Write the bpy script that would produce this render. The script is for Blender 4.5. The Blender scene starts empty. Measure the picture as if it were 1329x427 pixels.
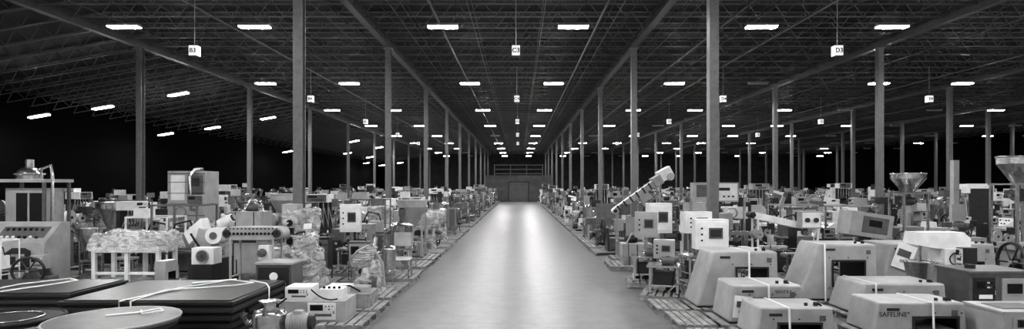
import bpy, math, random, bmesh
from mathutils import Vector, Matrix, noise, Euler

random.seed(7)
scene = bpy.context.scene
scene.view_settings.view_transform = 'Standard'
for lk in ('Medium High Contrast', 'Standard - Medium High Contrast'):
    try:
        scene.view_settings.look = lk; break
    except Exception: pass
print('look', scene.view_settings.look)
COL = scene.collection

# ------------------------------------------------------------------ materials
def new_mat(name):
    m = bpy.data.materials.new(name); m.use_nodes = True
    nt = m.node_tree
    return m, nt, nt.nodes['Principled BSDF']

def paint(name, v, rough=0.45, metal=0.0, var=0.25, scale=6.0, spec=0.5):
    m, nt, b = new_mat(name)
    tc = nt.nodes.new('ShaderNodeTexCoord')
    n = nt.nodes.new('ShaderNodeTexNoise'); n.inputs['Scale'].default_value = scale
    n.inputs['Detail'].default_value = 6; n.inputs['Roughness'].default_value = 0.6
    r = nt.nodes.new('ShaderNodeValToRGB')
    lo = v*(1-var); hi = min(1, v*(1+var*0.5))
    r.color_ramp.elements[0].position = 0.3; r.color_ramp.elements[0].color = (lo, lo, lo, 1)
    r.color_ramp.elements[1].position = 0.65; r.color_ramp.elements[1].color = (hi, hi, hi, 1)
    nt.links.new(tc.outputs['Object'], n.inputs['Vector'])
    nt.links.new(n.outputs['Fac'], r.inputs['Fac'])
    nt.links.new(r.outputs['Color'], b.inputs['Base Color'])
    b.inputs['Roughness'].default_value = rough
    b.inputs['Metallic'].default_value = metal
    b.inputs['Specular IOR Level'].default_value = spec
    return m

WHITE = paint('white_enamel', 0.80, 0.32, var=0.15, scale=3)
LIGHT = paint('light_grey_paint', 0.37, 0.35, var=0.2, scale=2.5)
MID = paint('mid_grey_paint', 0.12, 0.4, var=.25, scale=4)
DARK = paint('dark_grey_paint', 0.025, 0.42)
BLACK = paint('black_rubber', 0.006, 0.5, spec=.3)
STEEL = paint('brushed_steel', 0.58, 0.24, metal=0.95, var=0.25, scale=9)
WOOD = paint('pallet_wood', 0.30, 0.8, var=0.5, scale=5)
SLAB = paint('slab_vinyl', 0.03, 0.35, var=0.3)
PAPER = paint('paper_label', 0.88, 0.7, var=0.05)
def film():
    m, nt, b = new_mat('stretch_wrap_film')
    tc = nt.nodes.new('ShaderNodeTexCoord')
    mp = nt.nodes.new('ShaderNodeMapping'); mp.inputs['Scale'].default_value = (1, 1, 2.2); mp.inputs['Rotation'].default_value = (.3, .5, 0)
    n = nt.nodes.new('ShaderNodeTexNoise'); n.inputs['Scale'].default_value = 3.0; n.inputs['Detail'].default_value = 7; n.inputs['Roughness'].default_value = .6; n.inputs['Distortion'].default_value = 1.5
    r = nt.nodes.new('ShaderNodeValToRGB')
    r.color_ramp.elements[0].position = .40; r.color_ramp.elements[0].color = (.32, .32, .32, 1)
    r.color_ramp.elements[1].position = .62; r.color_ramp.elements[1].color = (.9, .9, .9, 1)
    bp = nt.nodes.new('ShaderNodeBump'); bp.inputs['Strength'].default_value = .8; bp.inputs['Distance'].default_value = .05
    tr = nt.nodes.new('ShaderNodeBsdfTransparent'); mix = nt.nodes.new('ShaderNodeMixShader')
    nt.links.new(tc.outputs['Object'], mp.inputs[0]); nt.links.new(mp.outputs[0], n.inputs['Vector']); nt.links.new(n.outputs['Fac'], r.inputs['Fac']); nt.links.new(n.outputs['Fac'], bp.inputs['Height'])
    nt.links.new(bp.outputs[0], b.inputs['Normal'])
    b.inputs['Base Color'].default_value = (.6, .6, .6, 1); b.inputs['Roughness'].default_value = .1; b.inputs['Specular IOR Level'].default_value = 1.0
    nt.links.new(r.outputs['Color'], mix.inputs[0]); nt.links.new(tr.outputs[0], mix.inputs[1]); nt.links.new(b.outputs[0], mix.inputs[2])
    out = [x for x in nt.nodes if x.type == 'OUTPUT_MATERIAL'][0]; nt.links.new(mix.outputs[0], out.inputs[0])
    return m
WRAP = film()
MATS = [WHITE, LIGHT, MID, DARK, BLACK, STEEL, WOOD, WRAP, SLAB, PAPER]
W, L, M, D, B, S, WD, WR, SL, PA = range(10)

# ------------------------------------------------------------------ mesh builder
class MB:
    def __init__(s):
        s.v = []; s.f = []; s.m = []; s.s = []; s.M = Matrix.Identity(4)
    def add(s, vs, fs, mat, smooth=False):
        o = len(s.v)
        s.v += [tuple(s.M @ Vector(p)) for p in vs]
        for f in fs:
            s.f.append([o+i for i in f]); s.m.append(mat); s.s.append(smooth)
    def box(s, cx, cy, cz, sx, sy, sz, mat, rot=None):
        h = Vector((sx/2, sy/2, sz/2)); vs = []
        R = Euler(rot).to_matrix() if rot else Matrix.Identity(3)
        for z in (-1, 1):
            for y in (-1, 1):
                for x in (-1, 1):
                    p = R @ Vector((x*h.x, y*h.y, z*h.z)); vs.append(p+Vector((cx, cy, cz)))
        s.add(vs, [(0,2,3,1),(4,5,7,6),(0,1,5,4),(2,6,7,3),(0,4,6,2),(1,3,7,5)], mat)
    def bb(s, x0, x1, y0, y1, z0, z1, mat):
        s.box((x0+x1)/2, (y0+y1)/2, (z0+z1)/2, x1-x0, y1-y0, z1-z0, mat)
    def cyl(s, p0, p1, r0, mat, r1=None, n=16, caps=True):
        if r1 is None: r1 = r0
        p0 = Vector(p0); p1 = Vector(p1); d = (p1-p0).normalized()
        a = d.orthogonal().normalized(); b = d.cross(a)
        vs = []
        for p, r in ((p0, r0), (p1, r1)):
            for i in range(n):
                t = 2*math.pi*i/n
                vs.append(p + (a*math.cos(t)+b*math.sin(t))*r)
        s.add(vs, [(i, (i+1) % n, n+(i+1) % n, n+i) for i in range(n)], mat, n > 6)
        if caps:
            s.add(vs, [tuple(range(n-1, -1, -1)), tuple(range(n, 2*n))], mat)
    def tube(s, pts, r, mat, n=7, closed=False):
        pts = [Vector(p) for p in pts]; N = len(pts); vs = []
        up = Vector((0.13, 0.21, 0.97))
        for i, p in enumerate(pts):
            if closed: d = pts[(i+1) % N]-pts[i-1]
            else: d = pts[min(i+1, N-1)]-pts[max(i-1, 0)]
            d.normalize(); a = d.cross(up)
            if a.length < 1e-3: a = d.orthogonal()
            a.normalize(); b = d.cross(a)
            for k in range(n):
                t = 2*math.pi*k/n; vs.append(p+(a*math.cos(t)+b*math.sin(t))*r)
        fs = []
        for i in range(N if closed else N-1):
            j = (i+1) % N
            for k in range(n):
                fs.append((i*n+k, i*n+(k+1) % n, j*n+(k+1) % n, j*n+k))
        s.add(vs, fs, mat, True)
    def ring(s, c, R, r, mat, axis='y', n=28):
        pts = []
        for i in range(n):
            t = 2*math.pi*i/n; a, b = R*math.cos(t), R*math.sin(t)
            pts.append({'y': (c[0]+a, c[1], c[2]+b), 'x': (c[0], c[1]+a, c[2]+b), 'z': (c[0]+a, c[1]+b, c[2])}[axis])
        s.tube(pts, r, mat, closed=True)
    def prism(s, pts, a, b, mat, axis='y'):
        n = len(pts)
        def P(p, t):
            return {'y': (p[0], t, p[1]), 'x': (t, p[0], p[1]), 'z': (p[0], p[1], t)}[axis]
        vs = [P(p, a) for p in pts]+[P(p, b) for p in pts]
        s.add(vs, [tuple(range(n)), tuple(range(2*n-1, n-1, -1))]+[(i, n+i, n+(i+1) % n, (i+1) % n) for i in range(n)], mat)
    def dome(s, c, r, h, mat, n=20, k=5):
        vs = []; fs = []
        for j in range(k+1):
            t = j/k*math.pi/2
            for i in range(n):
                a = 2*math.pi*i/n
                vs.append((c[0]+r*math.cos(t)*math.cos(a), c[1]+r*math.cos(t)*math.sin(a), c[2]+h*math.sin(t)))
        for j in range(k):
            for i in range(n):
                fs.append((j*n+i, j*n+(i+1) % n, (j+1)*n+(i+1) % n, (j+1)*n+i))
        s.add(vs, fs, mat, True)
    def mesh(s, name):
        me = bpy.data.meshes.new(name)
        me.from_pydata(s.v, [], s.f)
        used = sorted(set(s.m)); mp = {u: i for i, u in enumerate(used)}
        for u in used: me.materials.append(MATS[u])
        me.polygons.foreach_set('material_index', [mp[x] for x in s.m])
        me.polygons.foreach_set('use_smooth', s.s)
        bm = bmesh.new(); bm.from_mesh(me)
        bmesh.ops.recalc_face_normals(bm, faces=bm.faces); bm.to_mesh(me); bm.free()
        me.update()
        return me

def put(name, me, loc=(0, 0, 0), rot=0, sc=(1, 1, 1), bevel=0, parent=None):
    o = bpy.data.objects.new(name, me); COL.objects.link(o)
    o.location = loc; o.rotation_euler = (0, 0, rot); o.scale = sc
    if parent: o.parent = parent
    if bevel:
        md = o.modifiers.new('bevel', 'BEVEL'); md.width = bevel; md.segments = 3 if bevel > .03 else 2
        md.limit_method = 'ANGLE'; md.angle_limit = math.radians(40)
    return o

# ------------------------------------------------------------------ parts
def pallet(mb, w=1.2, d=1.0, z=0.0):
    n = max(5, int(w/0.17))
    for i in range(n):
        x = -w/2+w*(i+0.5)/n
        mb.box(x, 0, z+0.135, w/n*0.74, d, 0.026, WD)
    for y in (-d/2+0.05, 0, d/2-0.05):
        mb.box(0, y, z+0.07, w, 0.05, 0.1, WD)
    for x in (-w/2+0.06, 0, w/2-0.06):
        mb.box(x, 0, z+0.01, 0.1, d, 0.02, WD)

def hang_cable(mb, a, b, sag, r, mat=B):
    a = Vector(a); b = Vector(b); pts = []
    for i in range(9):
        t = i/8; p = a.lerp(b, t); p.z -= sag*4*t*(1-t); pts.append(p)
    mb.tube(pts, r, mat, n=6)

def legs(mb, w, d, z0, z1, mat=S, t=0.05, brace=True):
    for x in (-w/2+t/2, w/2-t/2):
        for y in (-d/2+t/2, d/2-t/2):
            mb.box(x, y, (z0+z1)/2, t, t, z1-z0, mat)
            mb.box(x, y, z0+0.01, t*2, t*2, 0.02, D)
    if brace:
        zz = z0+(z1-z0)*0.3
        for y in (-d/2+t/2, d/2-t/2): mb.box(0, y, zz, w-t, t*0.7, t*0.7, mat)
        for x in (-w/2+t/2, w/2-t/2): mb.box(x, 0, zz, t*0.7, d-t, t*0.7, mat)

def face_panel(mb, x, y, z, w, h, r, door=L):
    mb.box(x, y-0.008, z, w*0.9, 0.016, h*0.9, door)
    mb.box(x-w*0.16, y-0.024, z+h*0.2, w*0.42, 0.008, h*0.32, D)
    mb.box(x-w*0.16, y-0.032, z+h*0.2, w*0.34, 0.008, h*0.24, B)
    for i in range(3):
        for j in range(2):
            mb.cyl((x+w*(0.14+0.11*i), y-0.016, z+h*(0.28-0.16*j)), (x+w*(0.14+0.11*i), y-0.045, z+h*(0.28-0.16*j)), min(w, h)*0.035, r.choice([B, D, W, M]), n=10)
    mb.box(x+w*0.05, y-0.02, z-h*0.2, w*0.55, 0.008, h*0.14, r.choice([PA, D, M]))
    mb.box(x+w*0.4, y-0.03, z-h*0.05, 0.02, 0.03, h*0.15, S)

def motor(mb, c, ax, r, l, mat=M):
    c = Vector(c); ax = Vector(ax).normalized()
    mb.cyl(c-ax*l/2, c+ax*l/2, r, mat, n=14)
    for i in range(6):
        p = c+ax*(-l*0.32+l*0.12*i)
        mb.cyl(p-ax*0.008, p+ax*0.008, r*1.13, mat, n=14)
    mb.cyl(c+ax*l/2, c+ax*(l/2+r*0.5), r*0.75, D, n=12)
    mb.cyl(c-ax*l/2, c-ax*(l/2+r*0.8), r*0.25, S, n=8)
    mb.box(c.x, c.y, c.z+r*1.05, r*0.9, r*0.9, r*0.5, mat)

def conveyor(mb, l, w, z, t=0.12, tilt=0.0, zbase=0.15, frame=S, belt=D, cx=0, cy=0):
    M0 = mb.M.copy()
    mb.M = M0 @ Matrix.Translation((cx, cy, z)) @ Matrix.Rotation(-tilt, 4, 'Y')
    n = 14; pts = []
    for i in range(n+1):
        a = -math.pi/2+math.pi*i/n; pts.append((l/2-t/2+math.cos(a)*t/2, math.sin(a)*t/2))
    for i in range(n+1):
        a = math.pi/2+math.pi*i/n; pts.append((-l/2+t/2+math.cos(a)*t/2, math.sin(a)*t/2))
    mb.prism(pts, -w/2+0.03, w/2-0.03, belt)
    for y in (-w/2, w/2):
        mb.box(0, y, 0, l-t*1.4, 0.03, t*1.1, frame)
        mb.cyl((l/2-t/2, y-0.03, 0), (l/2-t/2, y+0.03, 0), t*0.35, D, n=10)
        mb.cyl((-l/2+t/2, y-0.03, 0), (-l/2+t/2, y+0.03, 0), t*0.35, D, n=10)
    mb.M = M0
    for sx in (-1, 1):
        x = cx+sx*(l/2-0.22)*math.cos(tilt); zz = z+sx*(l/2-0.22)*math.sin(tilt)-t/2
        for y in (cy-w/2, cy+w/2):
            mb.box(x, y, (zbase+zz)/2, 0.05, 0.05, zz-zbase, frame)
        mb.box(x, cy, zbase+(zz-zbase)*0.35, 0.04, w, 0.04, frame)
    motor(mb, (cx+l*0.2, cy-w/2-0.12, z-t*1.6), (0, 1, 0), 0.08, 0.2, M)

def tunnel_body(mb, x0, x1, y0, y1, z0, z1, ax0, ax1, az0, az1, cut=0.0, cut2=0.0, mat=L):
    o = [(x0, z0), (x1, z0), (x1-cut2, z1), (x0+cut, z1)]
    i = [(ax0, az0), (ax1, az0), (ax1, az1), (ax0, az1)]
    vs = [(p[0], y0, p[1]) for p in o+i]+[(p[0], y1, p[1]) for p in o+i]
    fs = []
    for k in range(4):
        j = (k+1) % 4
        fs += [(k, j, 4+j, 4+k), (8+k, 12+k, 12+j, 8+j), (k, 8+k, 8+j, j), (4+k, 4+j, 12+j, 12+k)]
    mb.add(vs, fs, mat)
def tunnel_trim(mb, y0, y1, ax0, ax1, az0, az1):
    t = 0.035
    for (a, b, c, d) in ((ax0-t, ax1+t, az1, az1+t), (ax0-t, ax1+t, az0-t, az0), (ax0-t, ax0, az0, az1), (ax1, ax1+t, az0, az1)):
        mb.bb(a, b, y0-0.03, y0-0.002, c, d, D)
    mb.bb(ax0+0.002, ax0+0.012, y0, y1, az0+0.002, az1-0.002, B)
    mb.bb(ax1-0.012, ax1-0.002, y0, y1, az0+0.002, az1-0.002, B)
    mb.bb(ax0+0.014, ax1-0.014, y0, y1, az1-0.012, az1-0.002, B)
    mb.bb(ax0+0.014, ax1-0.014, y0, y1, az0+0.002, az0+0.012, D)
def tunnel(mb, x0, x1, y0, y1, z0, z1, ax0, ax1, az0, az1, cut=0.0, cut2=0.0, mat=L):
    tunnel_body(mb, x0, x1, y0, y1, z0, z1, ax0, ax1, az0, az1, cut, cut2, mat); tunnel_trim(mb, y0, y1, ax0, ax1, az0, az1)

def bolts(mb, x0, x1, y, z0, z1):
    for x in (x0, (x0+x1)/2, x1):
        for z in (z0, z1):
            mb.cyl((x, y, z), (x, y-0.012, z), 0.014, D, n=8)

def hull(mb, w, d, h, z0, mat=WR, amp=0.10, seed=0, n=22, taper=0.15):
    vs = []; fs = []; rows = n; NN = 36
    for j in range(rows+1):
        t = j/rows
        for i in range(NN):
            a = 2*math.pi*i/NN
            ca, sa = math.cos(a), math.sin(a)
            k = 1/max(abs(ca), abs(sa))**0.8
            sh = 1-taper*t
            e = noise.noise(Vector((ca*1.6+seed, sa*1.6, t*h*1.6)))*amp*2.4 + noise.noise(Vector((ca*5+seed, sa*5, t*h*5)))*amp*0.9 + noise.noise(Vector((ca*11+seed, sa*11, t*h*11)))*amp*.35
            if j == rows: sh *= 0.8
            vs.append((ca*k*(w/2*sh+e*0.7), sa*k*(d/2*sh+e*0.7), z0+t*h+e*0.4*(t > 0.3)))
    for j in range(rows):
        for i in range(NN):
            fs.append((j*NN+i, j*NN+(i+1) % NN, (j+1)*NN+(i+1) % NN, (j+1)*NN+i))
    top = len(vs); vs.append((0, 0, z0+h*1.03))
    for i in range(NN): fs.append((rows*NN+i, rows*NN+(i+1) % NN, top))
    mb.add(vs, fs, mat, True)
def innards(mb, w, d, h, z0, r):
    mb.box(0, 0, z0+h*.25, w*.7, d*.7, h*.45, M); mb.box(-w*.1, 0, z0+h*.62, w*.4, d*.4, h*.4, r.choice([M, L]))
    for _ in range(5):
        x = r.uniform(-.3, .3)*w; y = -d*r.uniform(.15, .38); z = z0+h*r.uniform(.25, .85)
        if r.random() < .5: mb.box(x, y, z, w*.22, .08, h*.14, r.choice([W, L, B]))
        else: mb.cyl((x, y-.1, z), (x, y+.1, z), w*.1, r.choice([S, B, M]), n=14)
    mb.tube([(-w*.3, -d*.3, z0+.1), (-w*.2, -d*.35, z0+h*.5), (w*.2, -d*.3, z0+h*.6), (w*.3, -d*.3, z0+.1)], .03, B)

# ------------------------------------------------------------------ machine kinds (origin on floor)
def clutter(mb, r, w, d, z=0.15, k=3):
    for _ in range(k+2):
        x = r.uniform(-w/2+.15, w/2-.15); y = r.uniform(-d/2+.1, d/2-.15); c = r.random()
        if c < .3: motor(mb, (x, y, z+0.12), (r.uniform(-1, 1), 1, 0), 0.09, 0.25, r.choice([M, D, L]))
        elif c < .5:
            h = r.uniform(.15, .4); mb.box(x, y, z+h/2, .25, .22, h, r.choice([W, L, M, D])); mb.box(x, y-.115, z+h/2, .15, .01, h*.5, B)
        elif c < .7:
            mb.ring((x, y, z+0.03), 0.16, 0.02, B, 'z'); mb.ring((x, y, z+0.07), 0.14, 0.02, B, 'z')
        elif c < .85:
            mb.tube([(x-.2, y, z+.03), (x, y+.05, z+.25), (x+.15, y-.05, z+.3), (x+.2, y, z+.05)], .025, r.choice([S, W, B]))
        else:
            z2 = r.uniform(.8, 1.5); hang_cable(mb, (x, y, z2), (x+r.uniform(-.4, .4), y-.1, z+.02), r.uniform(.1, .3), .016)

def g_cabinet(mb, r):
    w, d, h = r.uniform(.8, 1.2), r.uniform(.5, .8), r.uniform(.8, 1.3); z = r.uniform(.5, .9)
    m = r.choice([W, L, L, M])
    legs(mb, w, d, .15, z, r.choice([S, M]))
    mb.box(0, 0, z+h/2, w, d, h, m); face_panel(mb, 0, -d/2, z+h/2, w, h, r, r.choice([m, L, W]))
    mb.box(0, 0, z+h+.02, w*1.05, d*1.05, .03, m)
    for i in range(5): mb.box(w/2+.006, 0, z+h*.3+i*.05, .012, d*.5, .02, D)
    mb.cyl((w*.3, 0, z+h+.03), (w*.3, 0, z+h+.2), .035, D); mb.cyl((w*.3, 0, z+h+.2), (w*.3, 0, z+h+.3), .035, W)
    hang_cable(mb, (-w*.3, d*.3, z), (w*.45, -d*.4, .2), .2, .015)
    mb.box(-.1, 0, .32, w*.5, d*.5, .22, r.choice([M, D, L])); clutter(mb, r, 1.6, 1.4, k=0)
    return 'control_cabinet'
def g_conveyor(mb, r):
    z = r.uniform(.85, 1.2)
    conveyor(mb, 1.7, r.uniform(.35, .6), z, frame=r.choice([S, L, W]), belt=r.choice([D, L, M]))
    mb.box(.4, .32, z+.35, .35, .18, .45, r.choice([W, L])); face_panel(mb, .4, .23, z+.35, .35, .45, r)
    mb.box(.4, .34, .7, .06, .06, 1.1, S)
    for x in (-.7, 0, .7):
        mb.cyl((x, -.3, z), (x, -.3, z+.16), .012, S, n=8)
    mb.cyl((-.8, -.3, z+.16), (.8, -.3, z+.16), .012, S, n=8)
    clutter(mb, r, 1.5, 1.3)
    return 'belt_conveyor'
def g_incline(mb, r):
    conveyor(mb, 2.0, .4, 1.5, tilt=.6, frame=r.choice([L, W, S]), belt=W)
    for i in range(9):
        t = -0.85+i*.21; c, s_ = math.cos(.6), math.sin(.6)
        mb.box(t*c-.05*s_, 0, 1.5+t*s_+.09, .02, .34, .07, W, (0, -.6, 0))
    mb.box(-.55, 0, 1.15, .5, .5, .3, L); mb.box(.75, 0, 2.15, .35, .5, .35, L)
    mb.box(.2, .4, .5, .35, .3, .6, W); face_panel(mb, .2, .25, .5, .35, .6, r)
    clutter(mb, r, 1.5, 1.3)
    return 'inclined_conveyor'
def g_detector(mb, r):
    z = .95
    conveyor(mb, 1.8, .4, z-.1, t=.1, frame=S, belt=r.choice([W, D]))
    M0 = mb.M.copy(); mb.M = M0 @ Matrix.Rotation(math.pi/2, 4, 'Z')
    m = r.choice([W, L, L])
    tunnel(mb, -.5, .5, -.25, .25, z-.3, z+.55, -.3, .3, z-.2, z+.2, cut=.1, mat=m)
    mb.M = M0
    mb.box(-.02, -.55, z+.15, .4, .12, .4, m); face_panel(mb, -.02, -.61, z+.15, .4, .4, r, W)
    clutter(mb, r, 1.5, 1.3, k=2)
    return 'metal_detector_conveyor'
def g_hopper(mb, r):
    m = r.choice([S, S, L]); z = r.uniform(1.5, 2.0)
    legs(mb, .9, .9, .15, z, m, .06)
    mb.cyl((0, 0, z-.55), (0, 0, z+.25), .12, m, r1=.55, n=24, caps=False)
    mb.cyl((0, 0, z+.25), (0, 0, z+.5), .55, m, n=24, caps=False); mb.ring((0, 0, z+.5), .55, .025, m, 'z')
    mb.cyl((0, 0, z-.55), (0, 0, z-.85), .12, m); motor(mb, (.25, 0, z-.75), (1, 0, 0), .1, .3, M)
    mb.cyl((-.7, 0, z-.9), (.2, 0, z-.9), .09, m)
    mb.box(0, 0, .45, .7, .6, .5, r.choice([L, M, W])); face_panel(mb, 0, -.3, .45, .7, .5, r); clutter(mb, r, 1.6, 1.4, k=0)
    return 'hopper_feeder'
def g_console(mb, r):
    m = r.choice([L, W, M])
    mb.prism([(-.45, .15), (.45, .15), (.45, 1.35), (.15, 1.35), (-.35, .95), (-.45, .95)], -.6, .6, m, 'x')
    for i in range(5):
        for j in range(2):
            y = -.2+j*.2; mb.cyl((-.4+.2*i, y, .95+(y+.35)*.8), (-.4+.2*i, y-.02, 1.0+(y+.35)*.8), .035, r.choice([B, D, W]), n=10)
    mb.box(0, -.46, .55, .9, .02, .6, L); mb.box(0, -.475, .6, .4, .02, .2, D)
    mb.box(0, .3, 1.6, .8, .2, .5, m); face_panel(mb, 0, .2, 1.6, .8, .5, r)
    clutter(mb, r, 1.7, 1.5, k=1)
    return 'operator_console'
def g_wrapped(mb, r):
    h = r.uniform(1.0, 1.7)
    innards(mb, 1.1, .95, h, .16, r); hull(mb, 1.15, 1.0, h, .16, seed=r.uniform(0, 50))
    mb.box(.1, 0, h+.3, .5, .4, .3, r.choice([L, M])); mb.cyl((-.2, .1, h), (-.2, .1, h+.45), .08, S)
    return 'shrink_wrapped_machine'
def g_wheel(mb, r):
    R = r.uniform(.4, .55); z = .5+R
    for y in (-.3, .3):
        mb.prism([(-.5, .15), (.5, .15), (.12, z+.1), (-.12, z+.1)], y-.04, y+.04, r.choice([D, M]))
    mb.cyl((0, -.5, z), (0, .5, z), .05, S)
    mb.ring((0, -.45, z), R, .045, r.choice([D, B, M]))
    for i in range(6):
        a = i*math.pi/3; mb.cyl((0, -.45, z), (R*math.cos(a), -.45, z+R*math.sin(a)), .022, D, n=8)
    mb.box(0, 0, .45, .9, .5, .5, M); motor(mb, (.5, 0, .35), (1, 0, 0), .14, .4, L)
    mb.box(0, .1, z+.25, .4, .35, .5, r.choice([L, W])); face_panel(mb, 0, -.075, z+.25, .4, .5, r)
    return 'flywheel_press'
def g_tank(mb, r):
    R = r.uniform(.35, .5); z0 = .6; z1 = z0+r.uniform(.7, 1.2)
    for i in range(4):
        a = i*math.pi/2+.78; mb.cyl((R*.85*math.cos(a), R*.85*math.sin(a), .15), (R*.85*math.cos(a), R*.85*math.sin(a), z0+.1), .03, S, n=8)
    mb.cyl((0, 0, z0), (0, 0, z1), R, S, n=28, caps=False); mb.cyl((0, 0, z0), (0, 0, z0-.25), R, S, r1=.08, n=28)
    mb.dome((0, 0, z1), R, .15, S); mb.ring((0, 0, z1), R, .02, S, 'z'); mb.ring((0, 0, z0+.1), R, .015, S, 'z')
    mb.cyl((0, 0, z1+.12), (0, 0, z1+.35), .09, M); motor(mb, (0, 0, z1+.45), (0, 0, 1), .11, .25, M)
    mb.tube([(R, 0, z1-.1), (R+.2, 0, z1-.1), (R+.25, 0, z1-.3), (R+.25, 0, .3)], .03, S)
    mb.box(.1, -R-.12, z0+.3, .3, .15, .4, W); face_panel(mb, .1, -R-.195, z0+.3, .3, .4, r)
    return 'mixing_tank'
def g_press(mb, r):
    m = r.choice([M, L, D]); h = r.uniform(1.9, 2.5)
    mb.box(0, .05, .45, .9, .8, .6, m); mb.box(0, 0, .78, 1.0, 1.0, .06, S)
    mb.box(0, .35, (h+.5)/2+.1, .35, .25, h-.4, m); mb.box(0, -.05, h-.25, .45, .8, .45, r.choice([W, L, m]))
    mb.cyl((0, -.2, h-.5), (0, -.2, 1.15), .06, S); mb.cyl((0, -.2, 1.15), (0, -.2, 1.05), .14, D)
    mb.ring((.28, -.2, h-.25), .18, .018, S, 'x'); face_panel(mb, -.02, -.45, h-.25, .4, .4, r)
    motor(mb, (0, .2, h+.1), (0, 0, 1), .13, .3, M); mb.box(.42, -.3, 1.35, .06, .06, 1.1, S); mb.box(.42, -.34, 1.7, .28, .12, .35, W)
    hang_cable(mb, (.42, -.2, 1.6), (0, .3, 1.9), .2, .02)
    return 'drill_press_machine'
def g_labeler(mb, r):
    z = r.uniform(1.2, 1.5)
    legs(mb, 1.1, .5, .15, .75, L); mb.box(0, 0, .8, 1.2, .6, .1, L); mb.box(0, .1, z+.1, 1.1, .06, .9, r.choice([L, M, S]))
    for (x, zz, R) in ((-.3, z+.3, .25), (.32, z+.25, .18)):
        mb.cyl((x, .06, zz), (x, -.1, zz), R, W, n=24); mb.cyl((x, -.1, zz), (x, -.12, zz), R*1.15, S, n=24); mb.cyl((x, -.12, zz), (x, -.16, zz), .05, B)
    for (x, zz) in ((-.1, z-.1), (.1, z-.2), (.4, z-.1), (-.42, z-.15)): mb.cyl((x, .06, zz), (x, -.18, zz), .04, S, n=12)
    mb.box(.55, -.1, z+.55, .4, .3, .3, M); mb.box(0, 0, .45, .8, .4, .35, M); face_panel(mb, 0, -.2, .45, .6, .35, r)
    clutter(mb, r, 1.5, 1.4, k=2)
    return 'labeling_machine'
def g_guard(mb, r):
    h = r.uniform(1.7, 2.2); w = 1.4; d = 1.2
    legs(mb, w, d, .15, h, r.choice([S, L, M]), .05)
    for z in (.9, h): 
        for y in (-d/2+.02, d/2-.02): mb.box(0, y, z, w, .05, .05, L)
        for x in (-w/2+.02, w/2-.02): mb.box(x, 0, z, .05, d, .05, L)
    mb.box(0, 0, .85, w*.95, d*.95, .05, S); mb.box(-.2, 0, 1.1, .5, .5, .45, r.choice([W, L, M])); motor(mb, (.3, 0, 1.1), (0, 0, 1), .12, .35)
    mb.box(.35, .1, h+.15, .5, .4, .3, r.choice([W, L])); mb.box(0, .1, .45, .8, .6, .5, M)
    mb.tube([(-.4, 0, 1.3), (-.3, 0, 1.6), (.1, .1, 1.7), (.3, 0, 1.3)], .03, B)
    face_panel(mb, .35, -.1, h+.15, .5, .3, r)
    return 'guarded_packaging_machine'
def g_pump(mb, r):
    mb.box(0, 0, .22, 1.2, .7, .12, M)
    motor(mb, (-.3, 0, .55), (1, 0, 0), .22, .5, r.choice([M, L])); mb.cyl((.15, 0, .55), (.35, 0, .55), .28, S, n=24)
    mb.cyl((.25, 0, .55), (.25, 0, 1.1), .08, S); mb.cyl((.25, 0, 1.1), (.25, 0, 1.14), .16, S, n=20)
    mb.cyl((.35, 0, .55), (.65, 0, .55), .09, S); mb.cyl((.65, 0, .55), (.69, 0, .55), .16, S, n=20)
    mb.box(-.35, .2, 1.15, .4, .25, .55, W); face_panel(mb, -.35, .075, 1.15, .4, .55, r)
    mb.box(-.35, .25, .6, .06, .06, .8, S); clutter(mb, r, 1.5, 1.4, k=1)
    return 'pump_skid'
def g_filler(mb, r):
    h = r.uniform(1.9, 2.6)
    legs(mb, 1.2, .7, .15, .9, S); mb.box(0, 0, .93, 1.3, .8, .07, S)
    mb.box(0, .25, (h+.95)/2, .9, .12, h-.95, M); mb.box(0, 0, h, 1.0, .6, .35, r.choice([W, L, M])); face_panel(mb, 0, -.3, h, .9, .35, r)
    for i in range(5):
        x = -.4+.2*i; mb.cyl((x, -.05, h-.18), (x, -.05, 1.35), .03, S, n=10); mb.cyl((x, -.05, 1.35), (x, -.05, 1.2), .015, S, n=8)
        hang_cable(mb, (x, -.05, h-.3), (x+.1, .2, 1.3), -.0, .012, W)
    mb.box(0, 0, .5, .9, .5, .45, r.choice([L, M, W])); mb.cyl((.7, 0, .9), (.7, 0, h-.2), .03, S); mb.box(.7, -.1, h-.2, .25, .1, .35, L); clutter(mb, r, 1.6, 1.4, k=0)
    return 'filling_machine'
def g_crates(mb, r):
    z = .15
    for k in range(r.randint(2, 4)):
        w, d, h = r.uniform(.7, 1.2), r.uniform(.6, 1.0), r.uniform(.25, .5); m = r.choice([L, M, WD, W, D])
        x = r.uniform(-.1, .1)
        mb.box(x, 0, z+h/2, w, d, h, m); mb.box(x, 0, z+h-.02, w+.03, d+.03, .03, m); mb.box(x, -d/2-.006, z+h/2, w*.4, .01, h*.5, r.choice([PA, B, L]))
        for xx in (-w*.3, w*.3): mb.box(x+xx, 0, z+h/2, .02, d+.035, h+.01, B)
        z += h+.005
    mb.tube([(-.3, 0, z), (-.2, 0, z+.3), (.1, 0, z+.35), (.3, .1, z)], .03, r.choice([S, B])); motor(mb, (.1, -.1, z+.12), (1, .3, 0), .12, .35)
    return 'stacked_equipment_crates'
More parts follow.
